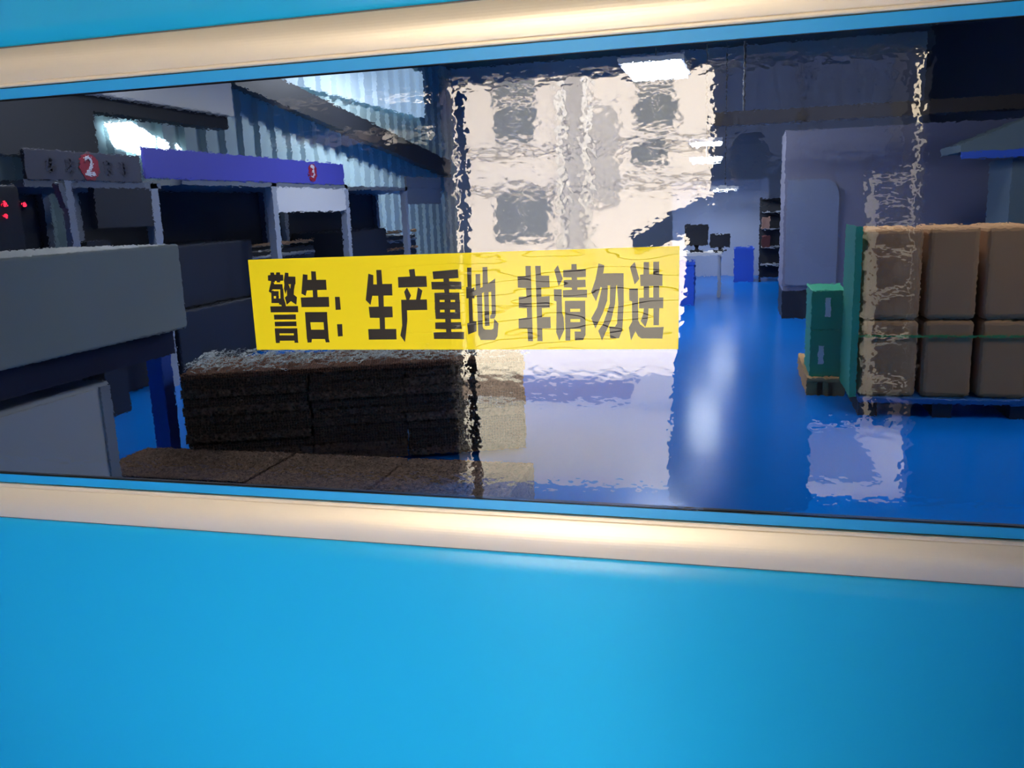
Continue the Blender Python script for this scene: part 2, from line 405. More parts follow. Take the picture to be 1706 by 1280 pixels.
glyphs = [
 crop(440, 445,
  [(95,85),(150,85),(155,118),(180,118),(185,82),(240,82),(245,118),(290,120),(292,208),(245,212),(243,235),(195,235),(190,212),(165,212),(160,235),(105,235),(105,215),(60,208),(57,130),(95,122)],
  [(105,232),(150,240),(152,262),(278,262),(285,342),(132,342),(112,360),(115,400),(70,375),(90,290)],
  [(108,360),(145,360),(148,550),(112,550)], R_(145,368,220,443), R_(182,440,224,482), R_(145,480,252,550),
  [(245,340),(290,330),(300,480),(325,550),(330,598),(268,598),(262,578),(228,570),(225,545),(250,545)],
  [(318,85),(370,90),(372,145),(475,148),(478,262),(405,262),(370,262),(385,300),(395,330),(345,345),(325,410),(300,330),(308,270),(300,200)],
  [(408,260),(470,260),(455,345),(450,420),(500,460),(490,575),(408,520),(345,575),(315,465),(350,435),(345,343),(398,330)],
  [(92,600),(515,595),(520,690),(102,692)], [(148,728),(482,724),(485,800),(155,802)], [(160,835),(490,830),(494,902),(165,904)],
  [(162,936),(505,934),(508,1012),(166,1012)], [(166,1005),(232,1005),(236,1050),(170,1050)], [(450,1005),(508,1005),(512,1050),(453,1050)],
  [(170,1042),(512,1042),(515,1122),(175,1125)], [(175,1118),(240,1118),(238,1158),(180,1160)], [(460,1118),(515,1118),(522,1155),(465,1155)]),
 crop(440, 445,
  [(590,110),(660,118),(660,195),(722,195),(715,65),(785,68),(795,195),(942,195),(952,348),(808,352),(815,458),(985,455),(992,608),(570,612),(558,465),(745,460),(740,355),(650,358),(632,440),(568,405)],
  [(622,688),(958,686),(965,842),(632,842)], [(632,838),(702,838),(716,962),(642,962)], [(905,838),(965,838),(975,962),(915,962)],
  [(642,955),(975,955),(985,1098),(652,1098)], [(655,1095),(728,1095),(722,1150),(662,1152)], [(925,1095),(985,1095),(998,1148),(940,1150)]),
 crop(440, 445, [(1078,455),(1150,455),(1168,650),(1090,655)], [(1110,872),(1188,870),(1198,1055),(1125,1060)]),
 crop(600, 440,
  [(125,148),(200,170),(200,310),(255,312),(245,92),(322,90),(338,305),(485,302),(492,480),(355,482),(360,648),(490,648),(497,812),(375,815),(380,990),(550,990),(555,1150),(132,1152),(122,992),(302,990),(295,822),(148,820),(130,652),(282,650),(275,485),(185,485),(158,625),(85,550)]),
 crop(600, 440,
  [(742,85),(828,75),(842,185),(1008,185),(1018,348),(582,360),(575,200),(758,190)],
  [(712,358),(775,480),(745,548),(705,548),(670,425)], [(880,355),(948,405),(915,548),(850,548)],
  [(625,545),(1015,540),(1022,700),(712,705),(718,850),(700,1040),(682,1192),(612,1090),(640,940),(630,700)]),
 crop(710, 440,
  [(97,115),(482,82),(492,212),(348,222),(350,265),(535,270),(538,385),(350,385),(352,435),(505,435),(508,547),(128,547),(125,440),(280,435),(272,390),(85,388),(77,272),(265,270),(262,225),(110,232)],
  R_(128,545,205,582), R_(280,545,370,582), R_(440,545,511,582), R_(131,580,515,697), R_(135,695,210,737), R_(280,695,365,737), R_(440,695,517,737),
  [(137,735),(518,735),(520,840),(375,840),(378,890),(530,888),(542,988),(380,995),(382,1035),(575,1038),(575,1145),(120,1142),(112,1042),(305,1038),(302,995),(140,990),(137,892),(292,888),(290,840),(145,838)]),
 crop(710, 440,
  [(622,55),(690,55),(692,375),(735,352),(735,525),(700,525),(712,870),(765,875),(765,1025),(640,1075),(625,905),(655,895),(645,525),(612,525),(610,350),(630,350)],
  [(752,155),(822,150),(825,400),(848,400),(860,950),(870,985),(900,1000),(1000,1000),(1025,985),(1035,835),(1100,905),(1085,1100),(1050,1158),(830,1158),(795,1080),(778,650),(770,470),(755,400)],
  [(858,48),(930,45),(940,300),(1050,220),(1060,780),(1040,830),(975,835),(975,790),(1000,760),(990,420),(950,430),(965,940),(895,945),(880,430),(735,490),(735,400),(860,350)]),
 crop(850, 435,
  [(232,75),(312,75),(345,1220),(272,1222),(262,1030),(130,1028),(128,880),(258,860),(252,718),(132,715),(130,545),(248,540),(242,412),(118,405),(112,235),(235,230)],
  [(380,75),(462,72),(468,222),(592,225),(600,402),(472,405),(475,542),(600,535),(602,712),(482,718),(485,855),(612,852),(618,1025),(488,1030),(492,1222),(415,1222),(400,600)]),
 crop(850, 435,
  [(725,62),(800,270),(738,385),(670,140)], [(665,432),(782,430),(790,780),(812,860),(825,1045),(748,1215),(702,1090),(705,620),(668,600)],
  [(932,48),(1010,46),(1014,130),(1150,122),(1152,245),(1018,250),(1018,288),(1145,285),(1148,398),(1022,402),(1022,440),(1170,438),(1170,555),(805,555),(803,445),(942,438),(940,405),(818,402),(815,292),(938,288),(935,250),(808,248),(806,138),(932,130)],
  [(832,608),(1142,605),(1143,728),(835,728)], R_(835,725,915,780), R_(1065,725,1143,780), R_(836,775,1144,885), R_(837,880,915,938), R_(1065,880,1146,938),
  R_(839,932,1147,1035), R_(841,1030,915,1212), [(1075,1030),(1148,1030),(1145,1130),(1110,1205),(985,1208),(980,1075),(1075,1075)]),
 crop(970, 430,
  [(248,82),(335,110),(320,235),(630,232),(632,700),(610,1100),(560,1222),(428,1225),(412,1045),(500,1045),(530,1000),(548,700),(530,415),(515,415),(500,700),(440,950),(300,1258),(245,1110),(320,1000),(420,700),(425,420),(390,420),(380,650),(310,850),(200,1075),(138,920),(230,750),(300,450),(278,440),(210,660),(135,520),(200,330)]),
 crop(970, 430,
  [(798,60),(868,320),(798,405),(728,140)],
  [(715,468),(848,465),(852,950),(880,1010),(950,1060),(1240,1052),(1220,1228),(900,1225),(850,1190),(810,1115),(742,1258),(710,1060),(760,970),(758,660),(718,650)],
  [(935,62),(1015,62),(1018,250),(1082,248),(1082,58),(1170,55),(1172,245),(1222,248),(1222,425),(888,428),(880,255),(932,250)],
  R_(936,423,1018,606), R_(1082,423,1171,606),
  [(865,610),(938,603),(1235,602),(1232,765),(1172,765),(1168,1025),(1085,1025),(1085,768),(1010,768),(1000,930),(962,1052),(890,960),(930,850),(938,768),(865,768)]),
]
for i, g in enumerate(glyphs):
    if i == 2:
        for d_ in g: sticker_part([d_], 'colon_dot', BLACKV, -0.0015, -0.0011)
    else: sticker_part(g, 'character', BLACKV, -0.0015, -0.0011)

# ================================================================== OUTDOORS (seen mirrored in the pane)
YB = -21.0
bd = thing('apartment_building', (-4, YB, FZ), 'sunlit cream block of flats across the yard mirrored in the glass', 'building')
MB().box(-9.5, 8, YB - 8, YB, FZ, 12).build('facade', FACADE, bd)
MB().box(-3.72, -3.1, YB, YB + 0.1, 1.5, 3.9).build('recess_panel', FACADE2, bd)
MB().box(-4.45, -4.05, YB, YB + 0.05, 0.3, 12).build('recess_panel', FACADE2, bd)
for x0, x1, z0, z1 in ((-6.3, -5.3, 3.3, 4.08), (-6.3, -5.3, 4.32, 4.6), (-6.4, -4.98, 0.66, 1.8), (-2.6, -1.66, 3.4, 4.15), (-2.55, -1.75, 4.42, 4.66),
                       (-2.7, -1.9, 2.45, 3.05), (-9.2, -8.2, 0.7, 1.8), (-9.2, -8.2, 3.2, 4.2)):
    wo = MB().box(x0 - 0.06, x1 + 0.06, YB, YB + 0.05, z0 - 0.06, z1 + 0.06).build('window', FACADE2, bd)
    xm = (x0 + x1) / 2
    MB().box(x0, xm - 0.02, YB + 0.05, YB + 0.06, z0, z1).box(xm + 0.02, x1, YB + 0.05, YB + 0.06, z0, z1).build('pane', WINDARK, wo)
for x in (-4.58, -3.9):
    MB().bar((x, YB + 0.14, FZ), (x, YB + 0.14, 12), 0.11, 12).build('downpipe', mat('white_pipe', (0.95, 0.95, 0.95), 0.4), bd, smooth=True)
for z in (1.98, 2.95, 5.0, 8.0):
    MB().box(-9.5, 8, YB, YB + 0.14, z, z + 0.09).build('ledge', FACADE2, bd)

ct = thing('storage_container', (0.4, -5.6, FZ), 'tall navy steel storage container standing outside the doorway', 'container')
mb = MB().box(-0.2, 1.02, -7.6, -4.66, FZ, 2.9)
for k in range(12): mb.box(-0.16 + k * 0.1, -0.11 + k * 0.1, -4.66, -4.63, 0.1, 2.8)
mb.build('body', NAVY, ct)
for x in (-0.17, 0.99): MB().box(x - 0.04, x + 0.04, -4.66, -4.60, FZ, 2.9).build('corner_post', DKSTEEL, ct)
MB().bar((0.38, -4.6, 0.2), (0.38, -4.6, 2.7), 0.02).build('lock_bar', DKSTEEL, ct)
c2 = MB().box(1.26, 4.2, -7.6, -4.66, FZ, 2.9).build('storage_container', NAVY, bevel=0.02)
tag(c2, 'navy steel container to the right of the bright gap outside', 'container')
lad = thing('step_ladder', (0.97, -4.5, FZ), 'pale wooden ladder leaning beside the container outside', 'ladder')
for x, zt in ((0.85, 1.62), (1.12, 2.55)):
    MB().sqbar((x, -4.35, FZ), (x - 0.01, -4.55, zt), 0.055, 0.03).build('rail', LADDERM, lad)
for z in (0.25, 0.55, 0.85, 1.1, 1.3, 1.45, 1.6):
    y = -4.35 - 0.2 * z / 2.2
    MB().sqbar((0.85, y, z), (1.12, y, z), 0.03, 0.03).build('rung', LADDERM, lad)
pt = atY(779, 450, 2.3)
dp = thing('stand_pole', (pt.x, -2.3, FZ), 'thin black pole stand in the passage, mirrored as the straight dark line left of centre', 'pole')
MB().bar((pt.x, -2.3, FZ), (pt.x, -2.3, 2.04), 0.022, 14).build('pole', DKSTEEL, dp, smooth=True)
MB().bar((pt.x, -2.3, FZ), (pt.x, -2.3, FZ + 0.03), 0.16, 24).build('base', DKSTEEL, dp)
wh = thing('left_light_blocker', (-10, -5.5, FZ), 'dark brown block added close on the left of the doorway outside to cut its light', 'building')  # added dark block, keeps light off the right end of the blue wall
MB().box(-22, -4.1, -6.5, -4.5, FZ, 3.6).build('blocker_body', mat('blocker_brown', (0.05, 0.035, 0.028), 0.9, var=(3, 0.3)), wh)
MB().box(-22.2, -4.0, -6.6, -4.4, 3.6, 3.72).build('roof', DKSTEEL, wh)  # top of the added left light blocker
wt = thing('far_light_blocker', (-20, -18, FZ), 'tall dark block added beyond the left end of the cream flats to cut the door light', 'building')  # second added block, hides the bright yard from the wall's right end
MB().box(-40, -9.8, -30, -13, FZ, 13).build('blocker_body', bpy.data.materials['blocker_brown'], wt)
MB().box(-40.2, -9.7, -30.2, -12.9, 13, 13.2).build('roof', DKSTEEL, wt)  # top of the added far light blocker
mt = MB().box(0.10, 0.80, -4.55, -3.3, FZ - 0.004, FZ + 0.006).build('shade_patch', mat('shaded_ground_grey', (0.30, 0.27, 0.26), 0.9), bevel=0.004); tag(mt, 'flat grey patch added as shade on the ground outside the right half of the doorway', 'shade patch')  # added flat patch, its grey puts the container's shade on the ground
# brown band across the yard; the pale strip beside it paints a glint line
o = MB().box(-4.0, -0.9, -6.1, -5.25, FZ - 0.004, FZ).build('trim_3', mat('brown_band', (0.36, 0.26, 0.19), 0.9, var=(3, 0.25))); tag(o, kind='structure')
o = MB().box(-4.0, -0.3, -5.2, -5.08, FZ - 0.004, FZ + 0.006).build('glint_strip', mat('pale_glint', (0.9, 0.9, 0.9), 0.5, var=(9, 0.4))); tag(o, kind='structure')

# ================================================================== WORKSHOP LIGHTS
def area(name, loc, sx, sy, power, parent, col=(0.93, 0.97, 1.0)):
    l = bpy.data.lights.new(name, 'AREA'); l.shape = 'RECTANGLE'; l.size = sx; l.size_y = sy; l.energy = power; l.color = col
    o = bpy.data.objects.new(name, l); COL.objects.link(o); o.parent = parent; o.location = loc
    return o
def ceiling_panel(x, y, z, sx, sy, label, power, hang=5.6):
    t = thing('ceiling_light', (x, y, z), label, 'ceiling light', 'hanging workshop lights')
    MB().box(x - sx / 2 - 0.03, x + sx / 2 + 0.03, y - sy / 2 - 0.03, y + sy / 2 + 0.03, z + 0.012, z + 0.07).build('housing', WHITEP, t)
    MB().box(x - sx / 2, x + sx / 2, y - sy / 2, y + sy / 2, z, z + 0.012).build('diffuser', LAMPM, t)
    MB().bar((x, y, z + 0.07), (x, y, hang), 0.008, 6).build('hanger', DKSTEEL, t)
    area('lamp', (0, 0, -0.02), sx, sy, power, t)
    return t
ceiling_panel(-1.0, 8.9, 3.0, 0.66, 1.25, 'bright rectangular ceiling light nearest, over the blue aisle', 110)
ceiling_panel(-0.56, 12.5, 2.36, 0.44, 0.5, 'small bright light second along the aisle, higher of the middle pair', 40)
ceiling_panel(-0.56, 12.6, 2.09, 0.44, 0.25, 'narrow bright light just below the second aisle light', 20, 2.36)
ceiling_panel(-0.30, 14.5, 1.66, 0.42, 0.4, 'smallest, lowest bright light at the far end of the aisle', 30)
ceiling_panel(-4.8, 4.0, 3.4, 0.66, 1.25, 'unseen fill light added above the grey machines on the left', 36)  # unseen lamp added to brighten the duct and grey machines
ceiling_panel(-3.2, 7.6, 3.4, 0.66, 1.25, 'unseen fill light added before the violet-blue fascia', 60)  # added out of view to lift the fascia
ceiling_panel(2.6, 3.0, 3.6, 0.66, 1.25, 'unseen fill light added above the brown cartons on the right', 26)  # added fill for the cartons, out of view
ceiling_panel(-6.3, 15.5, 4.75, 0.66, 1.25, 'unseen fill light added beside the corrugated wall', 520)  # unseen fill, added to brighten the corrugated sheeting
ceiling_panel(0.9, 5.0, 3.9, 0.66, 1.25, 'unseen fill light added over the aisle nearest the window', 60)  # extra fill over the floor, added above the visible area

# ================================================================== WORKSHOP LEFT
# side-hung grey-green guard panel of the nearest machine
gm = thing('machine_bed', (-3.2, 1.2, 0), 'long machine with plain grey-green side panel at the left edge of the window', 'machine')
MB().box(-3.3, -2.6, 0.3, 1.82, 0.98, 1.385).build('side_panel', GREENGREY, gm, bevel=0.012)
MB().box(-3.25, -2.66, 0.3, 1.78, 0.86, 0.98).build('bed_frame', mat('navy_frame', (0.015, 0.02, 0.06), 0.5), gm)
for y in (0.15, 1.55):
    for x in (-3.2, -2.95): MB().box(x - 0.035, x + 0.035, y - 0.035, y + 0.035, 0.0, 0.86).build('leg', DKSTEEL, gm)
bp_ = MB().box(-3.47, -3.36, 2.58, 2.68, 0.0, 1.35).build('steel_post', BLUESTEEL, bevel=0.008)
tag(bp_, 'blue painted square post behind the end of the grey-green machine', 'post')
wc = thing('cabinet', (-2.73, 0.9, 0), 'low white cabinet under the grey-green machine panel', 'cabinet')
MB().box(-2.93, -2.735, 0.25, 1.39, 0.0, 0.805).build('body', WHITEP, wc, bevel=0.008)
MB().box(-2.735, -2.722, 0.27, 1.30, 0.05, 0.785).build('door', WHITEP, wc, bevel=0.004)
MB().box(-2.735, -2.725, 1.325, 1.385, 0.05, 0.785).build('edge_trim', LTGREY, wc)

def text_obj(ch, size, loc, m, parent, name):
    cu = bpy.data.curves.new(name, 'FONT'); cu.body = ch; cu.size = size; cu.align_x = 'CENTER'; cu.align_y = 'CENTER'; cu.extrude = 0.002
    cu.offset = size * 0.02
    tmp = bpy.data.objects.new(name, cu); COL.objects.link(tmp)
    bpy.context.view_layer.update()
    me = bpy.data.meshes.new_from_object(tmp.evaluated_get(bpy.context.evaluated_depsgraph_get()))
    bpy.data.objects.remove(tmp); bpy.data.curves.remove(cu)
    me.materials.clear(); me.materials.append(m)
    o = bpy.data.objects.new(name, me); COL.objects.link(o)
    o.parent = parent
    o.rotation_euler = (PI / 2, 0, PI / 2)
    o.location = Vector(loc) - parent.matrix_basis.translation
    return o
def machine(y0, y1, label, signm, zs, sign_y, digit=None, digit_y=None, hood=None, marks=(), posts=()):
    X = -5.0
    t = thing('moulding_machine', (X - 0.6, (y0 + y1) / 2, 0), label, 'machine', 'machines in a row along the left side')
    MB().box(X - 1.3, X - 0.25, y0 + 0.05, y1 - 0.05, 0.0, 0.62).build('base', DKSTEEL, t, bevel=0.02)
    MB().box(X - 1.2, X - 0.35, y0 + 0.1, (y0 + y1) / 2 - 0.1, 0.62, 1.25).box(X - 1.15, X - 0.5, (y0 + y1) / 2 + 0.05, y1 - 0.12, 0.62, 1.1).build('press_body', DKSTEEL, t, bevel=0.02)
    for k in range(4):
        zz = 0.75 + 0.14 * k
        MB().bar((X - 0.42, y0 + 0.3, zz), (X - 0.42, y1 - 0.3, zz), 0.02, 8).build('tie_bar', KRAFT if k % 2 else GREYSTEEL, t, smooth=True)
    for yy in posts: MB().box(X - 0.08, X, yy - 0.05, yy + 0.05, 0.0, zs[0]).build('post', LTGREY, t)
    for yy in (y0 + 0.04, y1 - 0.04): MB().box(X - 1.29, X - 1.21, yy - 0.04, yy + 0.04, 0.0, zs[0]).build('post', GREYSTEEL, t)
    MB().box(X - 1.3, X - 1.28, y0, y1, 0.5, zs[0] - 0.05).build('back_panel', DKSTEEL, t)
    MB().box(X - 1.3, X, y0, y1, zs[0] - 0.05, zs[0]).build('canopy', GREYSTEEL, t)
    if hood:
        MB().box(X - 0.06, X - 0.002, hood[0], hood[1], hood[2], zs[0] - 0.05).build('hood_panel', hood[3], t)
    sb = MB().box(X - 0.02, X + 0.012, sign_y[0], sign_y[1], zs[0], zs[1]).build('sign_board', signm, t, bevel=0.004)
    zc = (zs[0] + zs[1]) / 2
    if digit:
        d = MB(); n = 24; r = 0.105
        d.poly([(X + 0.013, digit_y + r * math.cos(2 * PI * k / n), zc + r * math.sin(2 * PI * k / n)) for k in range(n)], (0.004, 0, 0))
        bd_ = d.build('number_badge', RED, sb)
        bd_.parent = t; bd_.matrix_parent_inverse = t.matrix_basis.inverted()
        text_obj(digit, 0.21, (X + 0.019, digit_y, zc), WHITEB, t, 'digit')
    for my in marks:      # dark characters too soft to read
        g = MB()
        for a in (-0.035, 0.0, 0.035): g.box(X + 0.013, X + 0.016, my - 0.05, my + 0.05, zc + a - 0.009, zc + a + 0.009)
        g.box(X + 0.013, X + 0.016, my - 0.012, my + 0.012, zc - 0.065, zc + 0.06)
        g.build('sign_character', INK, t)
    return t
machine(3.46, 5.0, 'grey machine under a pale board numbered 2 in a red badge', BOARD, (1.82, 2.04), (3.48, 4.74), '2', 4.12,
        hood=(4.15, 4.9, 1.45, DKSTEEL), marks=(3.72, 3.92, 4.34, 4.52), posts=(4.9,))
machine(5.3, 8.85, 'machine under a violet-blue fascia numbered 3 in a red badge', VIOLET, (1.86, 2.12), (4.80, 8.72), '3', 7.86,
        hood=(7.0, 8.74, 1.53, WHITEP), posts=(6.95, 8.79))
machine(9.3, 12.6, 'unnumbered dark machine farthest along the row', GREYSTEEL, (1.85, 2.02), (10.9, 12.5), hood=(10.9, 12.5, 1.6, GREYSTEEL), posts=(10.9,))
# control cabinet with red indicator lights
cc = thing('control_cabinet', (-5.1, 2.9, 0), 'dark control cabinet with red indicator lights at the left edge', 'cabinet')
MB().box(-5.5, -5.0, 2.55, 3.40, 0.0, 1.78).build('body', DKSTEEL, cc, bevel=0.015)
for px_, py_ in ((8, 340), (40, 341), (10, 360)):
    p = atX(px_, py_, -4.995)
    MB().bar((-5.0, p.y, p.z), (-4.985, p.y, p.z), 0.016, 12).build('indicator_light', LED, cc)
lp = thing('guard_frame', (-4.8, 3.85, 0), 'pale leaning guard strip in front of the board numbered 2', 'guard')
MB().sqbar(atX(108, 302, -4.8), atX(124, 412, -4.8), 0.05, 0.07).build('strip', LTGREY, lp)
MB().sqbar(atX(95, 305, -4.8), atX(108, 345, -4.8), 0.05, 0.04).build('brace', GREYSTEEL, lp)
MB().box(-4.86, -4.74, 3.7, 3.95, 0, 1.36).build('plinth', DKSTEEL, lp)

# daylight windows, chord and duct against the corrugated wall
dw = struct_empty('window_2')
def wallpoly(P, x): return [atX(px_, py_, x) for px_, py_ in P]
MB().poly(wallpoly([(172, 205), (215, 202), (255, 227), (257, 263), (228, 258), (190, 245)], -8.5), (0.03, 0, 0)).build('pane', SKYPANE, dw)
MB().poly(wallpoly([(262, 228), (279, 238), (279, 262), (263, 264)], -8.5), (0.03, 0, 0)).build('pane', SKYPANE, dw)
MB().poly(wallpoly([(292, 240), (312, 262), (295, 265)], -8.5), (0.03, 0, 0)).build('pane', SKYPANE, dw)
sk = struct_empty('window_3')
mb = MB(); A = []; B = []
y = 13.2
while y < 20.6:
    for dx_, dy_ in ((0, 0), (0, 0.3), (0.09, 0.36), (0.09, 0.66), (0, 0.72)):
        A.append(mb.bm.verts.new((-8.42 + dx_, y + dy_, 3.95))); B.append(mb.bm.verts.new((-8.42 + dx_, y + dy_, 5.1)))
    y += 0.72
for i_ in range(len(A) - 1): mb.bm.faces.new((A[i_], A[i_ + 1], B[i_ + 1], B[i_]))
o = mb.build('translucent_sheet', mat('translucent_sheeting', (0.6, 0.7, 0.75), 0.4, emit=(0.55, 0.78, 0.95), estr=1.1, var=(1.5, 0.2)), sk, recalc=False)
a, b = atX(340, 98, -8.2), atX(745, 282, -8.2)
o = MB().sqbar(a, b, 0.2, 0.45).build('roof_brace', DKSTEEL); tag(o, 'dark sloping steel brace across the pale corrugated wall', 'beam')
o = MB().box(-6.2, -5.8, 0.2, 7.6, 2.66, 3.05).build('air_duct', WHITEP, bevel=0.02); tag(o, 'pale grey duct running high along the left side', 'duct')
o = MB().box(-6.1, -5.9, 0.2, 7.6, 2.52, 2.66).box(-6.1, -5.9, 0.2, 5.35, 2.08, 2.52).build('cable_tray', DKSTEEL); tag(o, 'dark tray slung under the pale grey duct', 'tray')

# ================================================================== CARDBOARD STACKS
STRIPM = mat('pale_packing_strip', (0.85, 0.90, 0.84), 0.5)
p0 = atZ(300, 626, 0.6); p1 = atZ(872, 594, 0.6)
dirv = (p1 - p0); L = dirv.length; ang = math.atan2(dirv.y, dirv.x)
bz = 0.6
names = ['left', 'middle', 'right']
segs = ((0.0, 0.36), (0.363, 0.64), (0.643, 1.0))
for i, (u0, u1) in enumerate(segs):
    base = p0 + dirv * ((u0 + u1) / 2); base.z = 0
    nrm = Vector((-math.sin(ang), math.cos(ang), 0))
    wl = L * (u1 - u0)
    t = thing('cardboard_bundle', base, '%s bundle of the tall brown honeycomb cardboard pile' % names[i] + (', half in the bright reflection' if i == 2 else ' on the floor'), 'cardboard bundle', 'tall cardboard pile', ang)
    mb = MB()
    z = 0.02; k = 0
    while z < bz - 0.06:
        h = 0.055
        j = random.uniform(-0.008, 0.008)
        mb.box(-wl / 2 + j, wl / 2 + j, j, 0.62 + j, z, z + h - 0.004); z += h; k += 1
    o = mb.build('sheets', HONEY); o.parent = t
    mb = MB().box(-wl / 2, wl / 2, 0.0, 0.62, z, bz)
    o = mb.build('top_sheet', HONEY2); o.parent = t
    # packing strips lying loose on this bundle
    mb = MB()
    for q in range(int(300 * (u1 - u0) / 0.3)):
        x = random.uniform(-wl / 2, wl / 2); y = random.uniform(0.02, 0.6); zz = bz + random.uniform(0.003, 0.05)
        an = random.uniform(-1.0, 1.0); l = random.uniform(0.03, 0.10)
        dx, dy = math.cos(an) * l, math.sin(an) * l
        mb.sqbar((x, y, zz), (x + dx, y + dy, zz + random.uniform(-0.01, 0.03)), 0.008, 0.002)
    o = mb.build('packing_strips', STRIPM); o.parent = t; o['kind'] = 'stuff'
# low pile in front
q0 = atZ(864, 802, 0.2)
for i, (x0, x1) in enumerate(((-3.35, -2.4), (-2.38, -1.72), (-1.70, q0.x))):
    t = thing('cardboard_bundle', ((x0 + x1) / 2, 1.9, 0), '%s bundle of the low honeycomb cardboard pile nearest the window' % names[i], 'cardboard bundle', 'low cardboard pile')
    for zz in (0.0, 0.1):
        o = MB().box(x0, x1, 1.62 if i else 1.84, 2.36, zz + (0.012 if zz == 0 else 0), zz + 0.096).build('block', HONEY, t)
    MB().box(x0 + 0.02, x1 - 0.02, 1.68 if i else 1.88, 2.3, 0.0, 0.012).build('slip_sheet', KRAFT, t)

# ================================================================== AISLE END
o = MB().box(-1.35, 0.5, 16.0, 16.1, 0.0, 1.86).build('partition', BLUEWHITE); tag(o, 'low white partition at the far end of the blue aisle', 'partition')
dk = thing('desk', (-0.75, 12.2, 0), 'small pale work table far down the aisle', 'desk')
MB().box(-1.2, -0.28, 11.9, 12.5, 0.66, 0.70).build('tabletop', WHITEP, dk)
for x in (-1.15, -0.33):
    for y in (11.95, 12.45): MB().box(x - 0.02, x + 0.02, y - 0.02, y + 0.02, 0, 0.66).build('leg', LTGREY, dk)
for px0, px1, y0, y1, lab in ((1141, 1180, 375, 409, 'left dark monitor on the far work table'), (1183, 1216, 390, 419, 'right, lower dark monitor on the far work table')):
    a, b = atY(px0, y0, 12.2), atY(px1, y1, 12.2)
    m_ = thing('monitor', ((a.x + b.x) / 2, 12.2, 0.7), lab, 'monitor', 'monitors on the far table')
    MB().box(a.x, b.x, 12.18, 12.22, max(b.z, 0.76), a.z).build('screen', DKSTEEL, m_, bevel=0.005)
    xm = (a.x + b.x) / 2
    MB().box(xm - 0.03, xm + 0.03, 12.22, 12.25, 0.72, a.z - 0.08).box(xm - 0.1, xm + 0.1, 12.16, 12.3, 0.70, 0.72).build('stand', DKSTEEL, m_)
def crate(x0, x1, y0, y1, z1, label):
    t = thing('crate', ((x0 + x1) / 2, (y0 + y1) / 2, 0), label, 'crate', 'blue crates at the aisle end')
    mb = MB()
    for a in (0, 1):
        mb.box(x0, x1, (y0, y1 - 0.02)[a], (y0 + 0.02, y1)[a], 0.03, z1); mb.box((x0, x1 - 0.02)[a], (x0 + 0.02, x1)[a], y0 + 0.02, y1 - 0.02, 0.03, z1)
    mb.box(x0, x1, y0, y1, 0, 0.03).build('tub', BLUESTEEL, t)
    MB().box(x0 - 0.015, x1 + 0.015, y0 - 0.015, y0, z1 - 0.04, z1).build('rim', BLUESTEEL, t)
crate(-0.13, 0.22, 14.6, 15.0, 0.62, 'blue plastic crate beside the dark shelf at the aisle end')
crate(-0.92, -0.66, 11.0, 11.4, 0.62, 'blue plastic crate on the floor before the far work table')
sh = thing('shelf', (0.5, 14.8, 0), 'narrow dark shelf rack at the end of the aisle', 'shelf')
for x in (0.33, 0.72):
    for y in (14.65, 15.0): MB().box(x - 0.015, x + 0.015, y - 0.015, y + 0.015, 0, 1.5).build('post', DKSTEEL, sh)
for z in (0.3, 0.62, 0.95, 1.25, 1.48): MB().box(0.33, 0.72, 14.65, 15.0, z - 0.015, z).build('board', LTGREY if z < 1.4 else DKSTEEL, sh)
MB().box(0.33, 0.72, 15.0, 15.02, 0.05, 1.48).build('back_panel', DKSTEEL, sh)
for x, z, m_, lab in ((0.42, 0.95, mat('tan_box', (0.5, 0.28, 0.2), 0.7), 'small tan box on the dark shelf'), (0.43, 0.62, mat('maroon_box', (0.12, 0.03, 0.03), 0.7), 'dark maroon box low on the dark shelf')):
    o = MB().box(x - 0.07, x + 0.07, 14.68, 14.85, z, z + 0.2).build('box', m_, bevel=0.006); tag(o, lab, 'box')

# cabin with a rounded door panel
cb = thing('office_cabin', (1.9, 9.6, 0), 'lilac-grey cabin with a dark top edge right of the aisle', 'cabin')
MB().box(0.5, 3.9, 9.5, 10.6, 0.35, 2.28).build('wall_panel', LILAC, cb)
MB().box(0.5, 3.9, 9.5, 10.6, 0.0, 0.35).build('plinth', DKSTEEL, cb)
P = [(0.53, 0.42), (1.13, 0.42), (1.13, 1.38)] + [(0.93 + 0.2 * math.cos(t * PI / 12), 1.5 + 0.2 * math.sin(t * PI / 12)) for t in range(0, 7)] + [(0.53, 1.7)]
MB().poly([(x, 9.49, z) for x, z in P], (0, -0.025, 0)).build('door', mat('dull_blue_door', (0.25, 0.28, 0.37), 0.5), cb)
o = MB().box(-0.32, XR, 8.4, 8.6, 2.30, 2.44).build('crane_beam', BROWNBEAM)
MB().bar((0.0, 8.5, 2.44), (0.0, 8.5, 5.6), 0.012, 8).build('hanger', DKSTEEL, o)
tag(o, 'dark brown horizontal beam above the cabin', 'beam')
